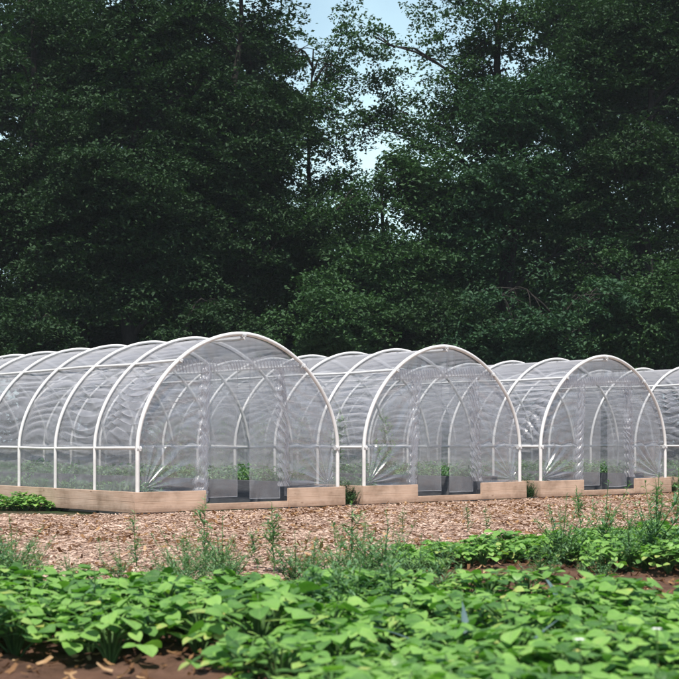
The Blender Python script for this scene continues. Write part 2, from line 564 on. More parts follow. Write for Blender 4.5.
RHOMB = np.array([[0, -0.5, 0], [0.30, -0.05, 0.10], [0, 0.55, -0.04], [-0.30, -0.05, 0.10]])


def scatter(template, faces, pos, frames, size):
    n = len(pos); k = len(template)
    v = np.einsum('nij,kj->nki', frames, template) * size[:, None, None] + pos[:, None, :]
    f = (np.asarray(faces)[None] + (np.arange(n) * k)[:, None, None]).reshape(-1, np.asarray(faces).shape[1])
    return v.reshape(-1, 3), f


# mulch flakes: curled chips of straw and dry leaves, nobody could count them
def flakes(name, n, poly, size, zf, mat, label, cat, seed, tilt=0.35, dens=None, wid=0.34, curl=1.0):
    r = np.random.default_rng(seed)
    poly = np.asarray(poly, float)
    x0, y0 = poly.min(0); x1, y1 = poly.max(0)
    x = r.uniform(x0, x1, n * 4); y = r.uniform(y0, y1, n * 4)
    k = inside(poly, x, y) & (np.abs(x) < y * 0.29 + 0.6)
    if dens is not None:
        k &= r.uniform(0, 1, len(x)) < dens(x, y)
    x = x[k][:n]; y = y[k][:n]
    L, W_ = 1.0, wid
    tp = np.array([[-W_ / 2, -.5, .10], [0, -.5, 0.02], [W_ / 2, -.5, .10], [-W_ / 2, 0, .02], [0, 0, -.06], [W_ / 2, 0, .02],
                   [-W_ / 3, .5, .18], [0, .5, .12], [W_ / 3, .5, .18]]) * np.array([1, 1, curl])
    fc = [(0, 1, 4, 3), (1, 2, 5, 4), (3, 4, 7, 6), (4, 5, 8, 7)]
    s = r.uniform(size[0], size[1], len(x))
    pos = np.stack([x, y, zf(x, y) + 0.005 + r.uniform(0, 0.012, len(x))], 1)
    v, f = scatter(tp, fc, pos, rot_frames(len(x), tilt, r), s)
    o = part(name, smooth(mesh_np(name, v, f)), mat)
    return tag(o, label, cat, kind='stuff')


flakes('straw', 52000, mulch_poly, (0.05, 0.12), mulch_z, M['flake'], 'pale pinkish straw and leaf litter spread before the tunnels', 'straw', 3, 0.09, wid=0.17, curl=0.3)
flakes('dry_leaves', 5600, mulch_poly, (0.035, 0.095), lambda x, y: mulch_z(x, y) + 0.006, M['dry_leaf'],
       'curled brown dry leaves strewn over the pale straw', 'dry leaves', 4, 0.3,
       lambda x, y: 0.25 + 0.75 * (vnoise(x * 1.1, y * 1.1, 9) > 0.5))
flakes('soil_litter', 4200, [(-4, 3), (4, 3), (4, 12), (2.2, 11), (0.5, 9.2), (-0.8, 7.8), (-4, 7.8)], (0.02, 0.065), soil_z, M['dry_leaf'],
       'brown dead leaves and chips on the garden soil', 'leaf litter', 6, 0.4)

# ---------------------------------------------------------------- hoop houses
HW, LEG, TOP, PW = 1.518, 0.76, 2.160, 1.85
SP, NB = 0.95, 10
LEN = SP * NB
BT = 0.262                                                # board height


def arch(inset=0.0, z0=0.05, n=160):
    """hoop line from left foot to right foot, evenly spaced; returns points (x,z) and inward normals"""
    hw, tp = HW - inset, TOP - inset
    th = np.linspace(0, np.pi, 700)
    c, s = np.cos(th), np.sin(th)
    x = -hw * np.sign(c) * np.abs(c) ** (2 / PW)
    z = LEG + (tp - LEG) * np.abs(s) ** (2 / PW)
    zl = np.linspace(z0, LEG, 60)[:-1]
    P = np.concatenate([np.stack([np.full(59, -hw), zl], 1), np.stack([x, z], 1), np.stack([np.full(59, hw), zl[::-1]], 1)])
    d = np.concatenate([[0], np.cumsum(np.linalg.norm(np.diff(P, axis=0), axis=1))])
    u = np.linspace(0, d[-1], n)
    Q = np.stack([np.interp(u, d, P[:, 0]), np.interp(u, d, P[:, 1])], 1)
    t = np.gradient(Q, axis=0); t /= np.linalg.norm(t, axis=1)[:, None]
    nr = np.stack([t[:, 1], -t[:, 0]], 1)                 # points inwards
    return Q, nr, u


A, An, Au = arch(0, 0.02, 90)


def hoop_mesh(r):
    b = MB()
    b.tube(np.stack([A[:, 0], np.zeros(len(A)), A[:, 1]], 1), r, 12)
    return b.mesh('hoop', True)


def arch_x(z, inset):
    """half width of the hoop line at height z"""
    z = np.asarray(z, float)
    tp = TOP - inset
    q = np.clip((z - LEG) / (tp - LEG), 0, 1)
    return (HW - inset) * (1 - q ** PW) ** (1 / PW)


def arch_z(x, inset):
    q = np.clip(np.abs(x) / (HW - inset), 0, 1)
    return LEG + (TOP - inset - LEG) * (1 - q ** PW) ** (1 / PW)


HOOP_FRONT, HOOP = hoop_mesh(0.0255), hoop_mesh(0.021)


def rail_mesh(x, z, name):
    b = MB()
    ys = np.linspace(-0.035, LEN + 0.03, 40)
    wob = (vnoise(ys * 0.9, ys * 0 + x * 7, 4) - 0.5) * 0.02
    b.tube(np.stack([np.full(40, x), ys, z + wob], 1), 0.0175, 10)
    return b.mesh(name, True)


def at_arch(z, inset):
    return float(arch_x(z, inset))


zu = 1.80
RAILS = [('waist_rail', rail_mesh(-(HW - 0.004), LEG, 'waist_rail')), ('waist_rail', rail_mesh(HW - 0.004, LEG, 'waist_rail')),
         ('purlin', rail_mesh(-at_arch(zu, 0.004), zu, 'purlin')), ('purlin', rail_mesh(at_arch(zu, 0.004), zu, 'purlin')),
         ('ridge_pole', rail_mesh(0, TOP - 0.062, 'ridge_pole'))]


def clamp_mesh():
    b = MB()
    for (x, z, dx, dz) in ((-(HW - .02), LEG, .03, .035), (HW - .02, LEG, .03, .035), (-at_arch(zu, .02), zu, .03, .035), (at_arch(zu, .02), zu, .03, .035), (0, TOP - .03, .04, .022)):
        b.box(x - dx, x + dx, -0.034, 0.034, z - dz, z + dz)
    return b


def one_clamp(x, z):
    b = MB()
    b.tube([(x - 0.030, 0, z), (x + 0.030, 0, z)], 0.031, 10)
    b.tube([(x, -0.05, z - 0.02), (x, 0.05, z - 0.02)], 0.008, 6)
    return b.mesh('clamp', True)


CLAMPS = [one_clamp(-(HW - .012), LEG), one_clamp(HW - .012, LEG), one_clamp(-at_arch(zu, .012), zu), one_clamp(at_arch(zu, .012), zu), one_clamp(0, TOP - .015)]


def two_planks(x0, x1, y0, y1, z0, z1, name):
    b = MB()
    zm = (z0 + z1) / 2 + 0.004
    b.plank(x0, x1, y0, y1, z0, zm - 0.0006)
    b.plank(x0, x1, y0 + 0.001, y1 - 0.001, zm + 0.0006, z1)
    return b.mesh(name)


DL, DR = -0.60, 0.66                                      # door opening
BO, BI = 1.592, 1.552
B_SIDE_L = two_planks(-BO, -BI, -0.0285, LEN + 0.06, 0.02, BT, 'side_board')
B_SIDE_R = two_planks(BI, BO, -0.0285, LEN + 0.06, 0.02, BT, 'side_board')
B_F_L = two_planks(-BO - 0.002, DL, -0.068, -0.030, 0.022, BT - 0.002, 'end_board')
B_F_R = two_planks(DR, BO + 0.002, -0.068, -0.030, 0.022, BT - 0.002, 'end_board')
B_BACK = two_planks(-BO, BO, LEN + 0.062, LEN + 0.10, 0.02, BT, 'end_board')
b = MB(); b.plank(DL + 0.003, DR - 0.003, -0.062, -0.024, 0.022, 0.10)
B_SILL = b.mesh('threshold')

INS = 0.027                                                # the cover hangs just inside the hoops
PIN = 0.034                                               # the end film hangs just inside the front hoop


def fold(x):
    """rounded ridges in 0..1"""
    return 0.5 + 0.5 * np.cos(2 * np.pi * x)


def cover_mesh(seed):
    Q, nr, u = arch(INS, 0.10, 520)
    ny = NB * 26 + 1
    V = np.linspace(0.012, LEN - 0.012, ny)
    S, Vv = np.meshgrid(u, V, indexing='ij')
    L = u[-1]
    bay = np.floor(Vv / SP)
    fr = Vv / SP - bay
    belly = np.sin(np.pi * fr) ** 0.8
    sx = np.abs(S / L - 0.5) * 2                           # 0 at ridge, 1 at foot
    disp = 0.018 * belly * (0.6 + 0.8 * vnoise(Vv * 1.3, S * 0.8, seed))
    # tension folds that run along the tunnel, strongest on the shoulder of the first bays
    amp = vnoise(bay * 3.7 + 0.5, np.sign(S - L / 2) * 2.3 + 9, seed + 2)
    amp = 0.25 + 1.0 * np.clip(amp * 1.5 - 0.45, 0, 1) + 0.55 * np.exp(-bay / 1.2)
    reg = np.clip(1.25 - np.abs(sx - 0.52) / 0.32, 0, 1)
    warp = S * 7.2 + 1.1 * vnoise(Vv * 1.5, S * 2.2, seed + 3) * 2 + 0.9 * np.sin(np.pi * fr) * np.where(S < L / 2, -1, 1)
    ridge = np.maximum(fold(warp) - 0.25, 0) ** 1.5
    disp += 0.075 * amp * reg * belly * ridge * (0.2 + 1.3 * vnoise(Vv * 2.2, S * 3.1, seed + 4))
    # fine crumple
    disp += 0.009 * belly * (vnoise(Vv * 4, S * 13, seed + 5) + 0.6 * vnoise(Vv * 9, S * 22, seed + 6))
    # slack rolled over the waist rail and under the purlin
    zz = np.interp(S, u, Q[:, 1])
    for zc, wdt, am in ((LEG + 0.06, 0.035, 0.03), (zu - 0.1, 0.04, 0.028)):
        wave = zc + 0.04 * (vnoise(Vv * 4.2, S * 0 + zc, seed + 7) - 0.5) - 0.05 * np.sin(np.pi * fr) * (zc > 1)
        disp += am * belly ** 0.5 * np.exp(-((zz - wave) / wdt) ** 2) * np.clip(vnoise(Vv * 1.9, S * 0 + zc * 3, seed + 8) * 2 - 0.5, 0, 1)
    # skirt: upright pleats near the base
    low = np.clip((LEG - zz) / 0.5, 0, 1)
    disp += 0.022 * low * belly * (fold(Vv * 4.5 + 2.5 * vnoise(Vv * 1.1, S * 1.5, seed + 9) + (zz * 1.4)) - 0.3) * vnoise(Vv * 1.1, S * 0 + 3, seed + 10)
    disp = np.clip(disp, -0.012, 0.075)
    disp = np.where(sx < 0.06, np.minimum(disp, 0.008), disp)
    tg = np.stack([-nr[:, 1], nr[:, 0]], 1)
    near_ = np.exp(-bay / 1.6) * 0.9 + 0.45 * np.clip(amp - 0.55, 0, 1)
    patch = np.clip(vnoise(Vv * 1.6 + bay * 5, S * 1.7, seed + 11) * 2.4 - 0.65, 0, 1)
    wf = S * 10.5 + 1.6 * vnoise(Vv * 1.3, S * 2.0, seed + 12) + np.where(S < L / 2, -1, 1) * (1.4 * (fr - 0.5) ** 2 * 4 + 0.8 * fr)
    over = np.sin(2 * np.pi * wf) * 0.030 * np.clip(near_, 0, 1) * patch * reg * belly ** 0.7
    disp = disp + 0.014 * np.clip(near_, 0, 1) * patch * reg * belly * (0.5 + 0.5 * np.cos(2 * np.pi * wf))
    P = Q[:, None, :] + nr[:, None, :] * disp[..., None] + tg[:, None, :] * over[..., None]
    vv = np.stack([P[..., 0], Vv, P[..., 1]], -1).reshape(-1, 3)
    return smooth(mesh_np('cover', vv, grid_faces(len(u), ny)))


EY = 0.036                                                # plane of the end wall film


def side_panel(s, seed):
    """end wall film between hoop and door, s = -1 left / +1 right"""
    xd = abs(DL if s < 0 else DR) + 0.02
    nz, nx = 260, 130
    z = np.linspace(0.16, 1.83, nz)
    a = np.linspace(0, 1, nx)
    Z, Aa = np.meshgrid(z, a, indexing='ij')
    xo = arch_x(Z, PIN)
    X = xd + (xo - xd) * Aa
    cx, cz = HW - 0.12, 0.30
    ang = np.arctan2(Z - cz, cx - X + 1e-3)
    dist = np.hypot(Z - cz, cx - X)
    fan = np.maximum(fold(ang * 3.4 + 0.6 * vnoise(ang * 3, dist * 2, seed)) - 0.2, 0) ** 1.3
    d = (0.018 + 0.03 * vnoise(np.array([seed * 1.7]), np.array([0.6]), 5)[0]) * fan * np.exp(-((dist - 0.33) / 0.33) ** 2) * (0.4 + vnoise(ang * 4, dist * 0.7, seed + 1))
    w2 = Z * 4.6 + X * 2.0 + 1.6 * vnoise(X * 2, Z * 2, seed + 2)
    d += 0.018 * np.maximum(fold(w2) - 0.3, 0) * vnoise(X * 2.5, Z * 2.5, seed + 3) * 1.6 * np.clip((Z - 0.75) * 2, 0, 1)
    d += 0.010 * vnoise(X * 9, Z * 5, seed + 4) + 0.006 * vnoise(X * 22, Z * 14, seed + 5)
    # slack lip that waves along rail height
    lip = LEG + 0.05 + 0.035 * np.sin(X * 17 + seed) * vnoise(X * 3, X * 0, seed + 6)
    d += 0.03 * np.exp(-((Z - lip) / 0.022) ** 2)
    ph = ang * 3.4 + 0.6 * vnoise(ang * 3, dist * 2, seed)
    sh = (0.014 + 0.014 * vnoise(np.array([seed * 1.0]), np.array([0.3]), 3)[0]) * np.sin(2 * np.pi * ph) * np.exp(-((dist - 0.5) / 0.38) ** 2) * np.clip(vnoise(ang * 2.5, dist * 1.2, seed + 8) * 1.8 - 0.2, 0, 1) * np.clip((Aa) * 6, 0, 1) * np.clip((1 - Aa) * 8, 0, 1)
    X = X + np.sin(ang) * sh; Z = Z + np.cos(ang) * sh
    w3 = Z * 8.0 - X * 3.5 + 1.8 * vnoise(X * 2.2, Z * 1.8, seed + 9)
    sh2 = 0.020 * np.sin(2 * np.pi * w3) * np.clip(vnoise(X * 2.4, Z * 2.1, seed + 10) * 2.2 - 0.9, 0, 1) * np.clip((Z - 0.8) * 3, 0, 1) * np.clip(Aa * 6, 0, 1) * np.clip((1 - Aa) * 8, 0, 1)
    Z = Z + sh2
    v = np.stack([s * X, EY + d, Z], -1).reshape(-1, 3)
    return smooth(mesh_np('end_panel', v, grid_faces(nz, nx)))


def transom(seed):
    nx, nz = 150, 40
    hx = float(arch_x(1.80, PIN))
    x = np.linspace(-hx + 0.004, hx - 0.004, nx)
    a = np.linspace(0, 1, nz)
    X, Aa = np.meshgrid(x, a, indexing='ij')
    zt = np.maximum(arch_z(X, PIN), 1.801)
    Z = 1.80 + (zt - 1.80) * Aa
    d = 0.03 * (fold(X * 5.5 + 2 * vnoise(X * 3, Z * 2, seed)) - 0.3) * (1 - Aa) ** 0.7 * vnoise(X * 4, Z * 2, seed + 1) * 1.6
    d += 0.012 * vnoise(X * 7, Z * 7, seed + 2)
    v = np.stack([X, EY + 0.01 + d, Z], -1).reshape(-1, 3)
    return smooth(mesh_np('transom_panel', v, grid_faces(nx, nz)))


def ruffle(seed):
    """film gathered along a cord over the door"""
    nx, nz = 340, 16
    x = np.linspace(DL - 0.42, DR + 0.36, nx)
    a = np.linspace(-1, 1, nz)
    X, Aa = np.meshgrid(x, a, indexing='ij')
    ph = X * 19 + 1.4 * vnoise(X * 5, X * 0, seed) + Aa * 0.35
    h = 0.065 * (0.8 + 0.5 * vnoise(X * 6, X * 0 + 2, seed))
    zc = 1.775 + 0.03 * np.sin(X * 2.1 + 0.3) - 0.03 * np.clip(np.abs(X) - 0.6, 0, 1)
    Z = zc + h * Aa + 0.012 * np.sin(ph * 6.28 + Aa)
    Y = EY - 0.035 + 0.03 * np.cos(2 * np.pi * ph) * (1 - 0.3 * Aa ** 2)
    v = np.stack([X, Y, Z], -1).reshape(-1, 3)
    return smooth(mesh_np('ruffle', v, grid_faces(nx, nz)))


def column(x0, x1, z0, z1, seed, hand):
    """film drawn aside and tied: a hanging bunch of slanting folds"""
    nz, nx = 300, 46
    z = np.linspace(z0, z1, nz); a = np.linspace(-1, 1, nx)
    Z, Aa = np.meshgrid(z, a, indexing='ij')
    t = (Z - z0) / (z1 - z0)
    half = 0.085 + 0.03 * (vnoise(Z * 3.2, Z * 0, seed) - 0.5) + 0.02 * (vnoise(Z * 14, Z * 0, seed + 4) - 0.5) - 0.02 * t
    cx = x0 + (x1 - x0) * t + 0.03 * (vnoise(Z * 2.2, Z * 0, seed + 1) - 0.5)
    X = cx + half * Aa
    ph = Z * 7.5 - hand * Aa * 1.05 + 2.2 * vnoise(Z * 2.6, Aa * 1.2, seed + 2)
    amp = 0.25 + 0.9 * vnoise(Z * 5, Aa * 1.5 + 4, seed + 3)
    d = 0.036 * amp * (np.abs(2 * (ph - np.floor(ph)) - 1) ** 1.4 - 0.4)
    d += 0.012 * vnoise(X * 25, Z * 18, seed + 5) + 0.035 * Aa ** 2
    X = X + 0.012 * np.sin(2 * np.pi * ph)
    v = np.stack([X, EY - 0.045 + d, Z], -1)
    v2 = v.copy(); v2[..., 1] += 0.05 + 0.02 * vnoise(X * 9, Z * 11, seed + 8); v2[..., 0] += 0.01
    f = grid_faces(nz, nx)
    return smooth(mesh_np('gathered_curtain', np.concatenate([v.reshape(-1, 3), v2.reshape(-1, 3)]), np.concatenate([f, f + nz * nx])))


def flap(x0, x1, zb, seed):
    nz, nx = 110, 44
    z = np.linspace(zb, 1.76, nz); x = np.linspace(x0, x1, nx)
    Z, X = np.meshgrid(z, x, indexing='ij')
    t = (1.76 - Z) / 1.6
    d = 0.012 * t * np.sin(X * 11 + 2 * vnoise(X * 2, Z, seed)) + 0.012 * vnoise(X * 4, Z * 3, seed + 1) + 0.004 * vnoise(X * 14, Z * 12, seed + 2)
    zz = Z - 0.012 * vnoise(X * 5, Z * 0, seed + 3) * t
    v = np.stack([X, EY + 0.05 + d, zz], -1).reshape(-1, 3)
    me = smooth(mesh_np('door_flap', v, grid_faces(nz, nx)))
    b = MB()
    P = v.reshape(nz, nx, 3)
    b.tube(P[0, :, :], 0.005, 5); b.tube(P[:, 0, :], 0.004, 5); b.tube(P[:, -1, :], 0.004, 5)
    return me, b.mesh('hem', True)


labels = ['nearest plastic tunnel at left, its whole long side with white hoops in view',
          'second plastic tunnel from left, tall leafy crop showing green through its film',
          'third plastic tunnel from left, its whole open front right of the green filled one',
          'plastic tunnel cut off by the right picture edge, only its left front corner showing']
houses = []
for h in range(4):
    c = C1 + AX * PITCH * h
    t = thing('hoop_house', labels[h], 'polytunnel', (c[0], c[1], 0.026), R(40.7), 'hoop houses in a row')
    houses.append(t)
    for k in range(NB + 1):
        hp = part('hoop', HOOP_FRONT if k == 0 else HOOP, M['pipe'], t)
        hp.location = (0, k * SP, 0)
        if k == 0:
            for cm in CLAMPS:
                part('clamp', cm, M['clamp'], hp)
    for nm, me in RAILS:
        part(nm, me, M['pipe'], t)
    part('side_board', B_SIDE_L, M['wood_y'], t); part('side_board', B_SIDE_R, M['wood_y'], t)
    part('end_board', B_F_L, M['wood_x'], t); part('end_board', B_F_R, M['wood_x'], t); part('end_board', B_BACK, M['wood_x'], t)
    part('threshold', B_SILL, M['wood_x'], t)
    sd = 100 * h + 7
    part('cover', cover_mesh(sd), M['film'], t)
    part('end_panel', side_panel(-1, sd + 20), M['film'], t)
    part('end_panel', side_panel(1, sd + 30), M['film'], t)
    part('transom_panel', transom(sd + 40), M['film'], t)
    part('ruffle', ruffle(sd + 50), M['film_dense'], t)
    part('gathered_curtain', column(DL + 0.0, DL + 0.08, 0.12, 1.76, sd + 60, 1), M['film_dense'], t)
    part('gathered_curtain', column(DR + 0.02, DR - 0.06, 0.28, 1.76, sd + 70, -1), M['film_dense'], t)
    for x0, x1, zb in ((DL + 0.04, -0.02 + 0.03 * (h == 1), 0.17), (0.17, DR - 0.01, 0.14)):
        fm, hm = flap(x0, x1, zb, sd + int(80 + 10 * x0))
        fo = part('door_flap', fm, M['film'], t)
        part('hem', hm, M['film_dense'], fo)

# ---------------------------------------------------------------- beds and crops inside the tunnels
r_in = np.random.default_rng(77)
LEAFQ = np.array([[0, 0, 0], [0.26, 0.42, 0.10], [0, 1.0, -0.12], [-0.26, 0.42, 0.10]])


def seedling_mesh(L, w_, hgt, n, seed):
    r = np.random.default_rng(seed)
    pos = np.stack([r.uniform(-w_ / 2, w_ / 2, n), r.uniform(0, L, n), r.uniform(0, 1, n) ** 1.4 * hgt], 1)
    pos[:, 2] *= 0.55 + 0.9 * vnoise(pos[:, 1] * 2.3, pos[:, 0] * 2, seed)
    v, f = scatter(LEAFQ, [(0, 1, 2, 3)], pos, rot_frames(n, 0.5, r), r.uniform(0.04, 0.09, n))
    return mesh_np('seedlings', v, f)


bed_words = [('left', 'nearest'), ('right', 'nearest'), ('left', 'second'), ('right', 'second'), ('left', 'third'), ('right', 'third')]
tun = ['nearest tunnel', 'second tunnel from left', 'third tunnel from left', 'tunnel at right edge']
L_BED = LEN - 0.7
bm_ = {}
for h in range(4):
    for s, hb in ((-1, 0.22), (1, 0.36)):
        c = C1 + AX * (PITCH * h + s * 1.06) + AY * 0.35
        side = 'left' if s < 0 else 'right'
        t = thing('raised_bed', f'grey raised bed of greens along the {side} wall inside the {tun[h]}', 'raised bed',
                  (c[0], c[1], 0.004), R(40.7), 'raised beds inside the tunnels')
        if s not in bm_:
            b = MB()
            b.plank(-0.36, -0.325, 0, L_BED, 0, hb); b.plank(0.325, 0.36, 0, L_BED, 0, hb)
            b.plank(-0.323, 0.323, 0.002, 0.037, 0, hb - 0.003); b.plank(-0.323, 0.323, L_BED - 0.037, L_BED - 0.002, 0, hb - 0.003)
            q = MB(); q.box(-0.32, 0.32, 0.04, L_BED - 0.04, 0.01, hb - 0.03)
            bm_[s] = (b.mesh('bed_frame'), q.mesh('bed_soil'), seedling_mesh(L_BED - 0.1, 0.6, 0.17, 5200, 31 + s))
        f_, so_, se_ = bm_[s]
        part('bed_frame', f_, M['grey_wood'], t)
        part('bed_soil', so_, M['soil'], t)
        sg = part('greens', se_, M['weed'], t)
        sg.location = (0, 0.05, hb - 0.03)
        sg['kind'] = 'stuff'


# ---------------------------------------------------------------- trees
def spray_cloud(P, a, thick, per, size, r, tilt=0.5):
    """leaf positions for flat sprays at points P"""
    n = len(P) * per
    c = np.repeat(P, per, 0)
    aa = np.repeat(a, per)
    rad = np.sqrt(r.uniform(0, 1, n)) * aa
    ph = r.uniform(0, 2 * np.pi, n)
    el = np.repeat(r.uniform(0.55, 1.0, len(P)), per)
    az = np.repeat(r.uniform(0, np.pi, len(P)), per)
    x = rad * np.cos(ph); y = rad * np.sin(ph) * el
    dx = x * np.cos(az) - y * np.sin(az); dy = x * np.sin(az) + y * np.cos(az)
    tiltx = np.repeat(r.normal(0, 0.36, len(P)), per); tilty = np.repeat(r.normal(0, 0.36, len(P)), per)
    dz = r.normal(0, thick, n) * np.clip(1.2 - rad / aa, 0.2, 1) - 0.25 * (rad / aa) ** 2 * aa + tiltx * dx + tilty * dy
    pos = c + np.stack([dx, dy, dz], 1)
    sz = size * r.uniform(0.65, 1.3, n)
    return scatter(RHOMB, [(0, 1, 2, 3)], pos, rot_frames(n, tilt, r), sz)


def tree(name, label, base, H, lobes, leafmat, seed, per=270, leaf=0.10, spray=(0.35, 1.1), tr=0.2, group='trees of the forest edge', cat='tree', lean=(0, 0), thick=0.13, tz=None, fill_=1.15, gap_=0.47):
    """lobes: (dx, dy, z, rx, ry, rz, number of sprays) crown masses round the trunk"""
    r = np.random.default_rng(seed)
    t = thing(name, label, cat, (base[0], base[1], 0), 0, group)
    b = MB()
    zt = (tz or H * 0.92)
    zs = np.linspace(-0.1, zt, 14)
    tx = lean[0] * zs / zt + 0.18 * (vnoise(zs * 0.45, zs * 0, seed) - 0.5) * np.clip(zs, 0, 3)
    ty = lean[1] * zs / zt + 0.18 * (vnoise(zs * 0.45, zs * 0 + 4, seed) - 0.5) * np.clip(zs, 0, 3)
    rad = tr * (1 - 0.86 * np.clip(zs / zt, 0, 1)) + tr * 0.5 * np.exp(-zs / 0.3).clip(0, 1.3)
    b.tube(np.stack([tx, ty, zs], 1), rad, 9)
    P = []
    A_ = []
    for (dx, dy, z, rx, ry, rz, n) in lobes:
        n = max(4, int(n * fill_))
        d = r.normal(size=(n, 3)); d /= np.linalg.norm(d, axis=1)[:, None]
        q = r.uniform(0.2, 1, n) ** 0.5 * (0.62 + 0.75 * vnoise(d[:, 0] * 2.3 + dx, d[:, 2] * 2.6 + d[:, 1] * 1.7, seed))
        n = len(d)
        p = d * q[:, None] * np.array([rx, ry, rz]) + np.array([dx, dy, z])
        p = p[p[:, 2] > 0.25]
        cl = vnoise((p[:, 0] + base[0]) * 0.75 + p[:, 1] * 0.3, p[:, 2] * 1.05 + p[:, 1] * 0.2, seed)
        p = p[(cl > gap_) | (r.uniform(0, 1, len(p)) < 0.12)]
        if len(p) < 4:
            continue
        # limbs to this mass
        for j in range(max(2, n // 26)):
            e = p[r.integers(len(p))]
            zz = np.clip(min(e[2] - 0.5 * np.hypot(e[0], e[1]), zt * 0.96), 0.3, zt * 0.97)
            s0 = np.array([np.interp(zz, zs, tx), np.interp(zz, zs, ty), zz])
            u = np.linspace(0, 1, 7)[:, None]
            c = s0 + (e - s0) * u + np.array([0, 0, 1]) * (0.35 * np.sin(u * np.pi)) + r.normal(0, 0.06, (7, 3)) * u
            r0 = np.interp(zz, zs, rad) * 0.5
            b.tube(c, np.linspace(max(r0, 0.03), 0.012, 7), 6)
            near = np.argsort(np.linalg.norm(p - e, axis=1))[:10]
            for k in near:
                m = c[r.integers(3, 7)]
                if np.linalg.norm(p[k] - m) > 1.3:
                    continue
                u2 = np.linspace(0, 1, 4)[:, None]
                cc = m + (p[k] - m) * u2 + np.array([0, 0, 1]) * 0.1 * np.sin(u2 * np.pi) + r.normal(0, 0.03, (4, 3)) * u2
                b.tube(cc, np.linspace(0.016, 0.005, 4), 4, False)
        P.append(p)
        A_.append(r.uniform(spray[0], spray[1], len(p)))
    part('trunk', b.mesh('trunk', True), M['bark'], t)
    P = np.concatenate(P); A_ = np.concatenate(A_)
    v, f = spray_cloud(P, A_, thick, per, leaf, r)
    part('crown', mesh_np('crown', v, f), M[leafmat], t)
    return t


def zat(py, Y):
    return CAMZ + (441 - py) / 1400 * Y


def xat(px, Y):
    return (px - 339.5) / 1400 * Y


def ctree(name, label, px, Y, blobs, mat, seed, **kw):
    """crown masses given by picture boxes (cx, cy, rx, ry, dy, n) read off the photograph at depth Y"""
    X = xat(px, Y)
    lob = []
    top = 0
    for (cx, cy_, rx, ry, dy, n) in blobs:
        k = Y / 1400
        lob.append((xat(cx, Y) - X, dy, zat(cy_, Y), rx * k, max(rx * k * 0.75, 1.0), ry * k, n))
        top = max(top, zat(cy_ - ry, Y))
    return tree(name, label, (X, Y), top, lob, mat, seed, **kw)


Tn = 'forest_tree'
# front rank, left to right
ctree(Tn, 'tall dark tree filling the left picture edge, top out of sight', 30, 35,
      [(20, 60, 90, 110, 0, 170), (60, 190, 90, 70, -0.6, 130), (5, 280, 70, 60, -0.5, 80)], 'leaf_dark', 201, tr=0.26)
ctree(Tn, 'broad dark tree with layered boughs, behind the back of the nearest tunnel', 130, 33.5,
      [(130, 170, 85, 75, -0.8, 150), (150, 60, 85, 80, 0.3, 140), (90, 270, 60, 50, -0.6, 70), (170, 275, 60, 50, -0.3, 70)], 'leaf_dark', 202, tr=0.24)
ctree(Tn, 'tall leafy tree whose right side borders the bright gap of sky', 232, 34.5,
      [(213, 45, 68, 80, 0, 130), (232, 150, 75, 60, -0.5, 120), (250, 240, 65, 60, -0.6, 100), (215, -50, 60, 50, 0, 60)], 'leaf_dark', 203, tr=0.22)
ctree(Tn, 'slender tree with bare forked limbs standing in the sky gap', 312, 36,
      [(325, 205, 42, 40, 0, 52), (305, 275, 52, 50, -0.3, 80), (338, 130, 38, 34, 0, 36), (355, 60, 50, 48, 0.2, 26), (305, 80, 36, 50, 0.2, 22)], 'leaf_mid', 204, tr=0.13, gap_=0.2, fill_=0.8, per=130, spray=(0.35, 0.75))
ctree(Tn, 'bushy mid green tree below the sky gap with a rounded top', 392, 33.5,
      [(395, 235, 62, 60, -0.4, 120), (380, 300, 70, 40, -0.8, 80), (420, 185, 42, 40, 0, 55)], 'leaf_mid', 205, tr=0.16)
ctree(Tn, 'tall tree with a dark bare trunk and airy crown against the sky', 505, 36.5,
      [(425, 65, 60, 48, 0, 62), (455, 15, 62, 40, 0.3, 62), (530, 10, 50, 45, -0.3, 52), (560, 70, 50, 55, 0.3, 62), (470, 120, 60, 38, 0, 70), (388, 128, 42, 26, 0, 28), (380, 25, 50, 40, 0, 26), (500, 75, 60, 50, 0.8, 50)],
      'leaf_mid', 206, tr=0.27, gap_=0.3, fill_=0.8, per=140, spray=(0.4, 0.85), tz=zat(-60, 36.5))
ctree(Tn, 'broad domed tree in front of the bare trunk, middle right', 515, 34,
      [(510, 165, 72, 60, -0.5, 140), (470, 240, 50, 55, -0.3, 75), (565, 220, 55, 60, -0.5, 90), (530, 110, 60, 30, 0, 60)], 'leaf_cool', 207, tr=0.2)
ctree(Tn, 'tall dense tree at the right picture edge, top out of sight', 640, 34,
      [(635, 60, 75, 80, 0, 140), (650, 165, 70, 70, -0.4, 130), (620, 240, 60, 50, -0.6, 80), (680, 20, 60, 70, 0, 70)], 'leaf_dark', 208, tr=0.24)
# low growth along the forest foot
SH = 'forest_shrub'
shr = [('spreading green shrub at the forest foot, above the gap between first and second tunnels', 330, 31, [(325, 320, 55, 30, 0, 60), (300, 335, 45, 30, 0.3, 40)], 'leaf_mid'),
       ('wide leafy shrub behind the roof of the third tunnel', 560, 30.5, [(560, 320, 80, 42, 0, 120), (510, 335, 60, 30, 0.2, 60)], 'leaf_cool'),
       ('tall rounded shrub at the right edge, just above the last tunnel', 650, 31.5, [(650, 300, 60, 60, 0, 110), (620, 340, 50, 30, 0, 50)], 'leaf_mid'),
       ('low shrub behind the roof of the second tunnel', 445, 31.5, [(445, 325, 55, 34, 0, 70)], 'leaf_dark'),
       ('low dim shrub at the far left, behind the end of the nearest tunnel', 40, 32, [(30, 330, 70, 36, 0, 70)], 'leaf_dark'),
       ('low dim shrub straight behind the front arch of the nearest tunnel', 190, 32, [(185, 325, 70, 34, 0, 70)], 'leaf_dark')]
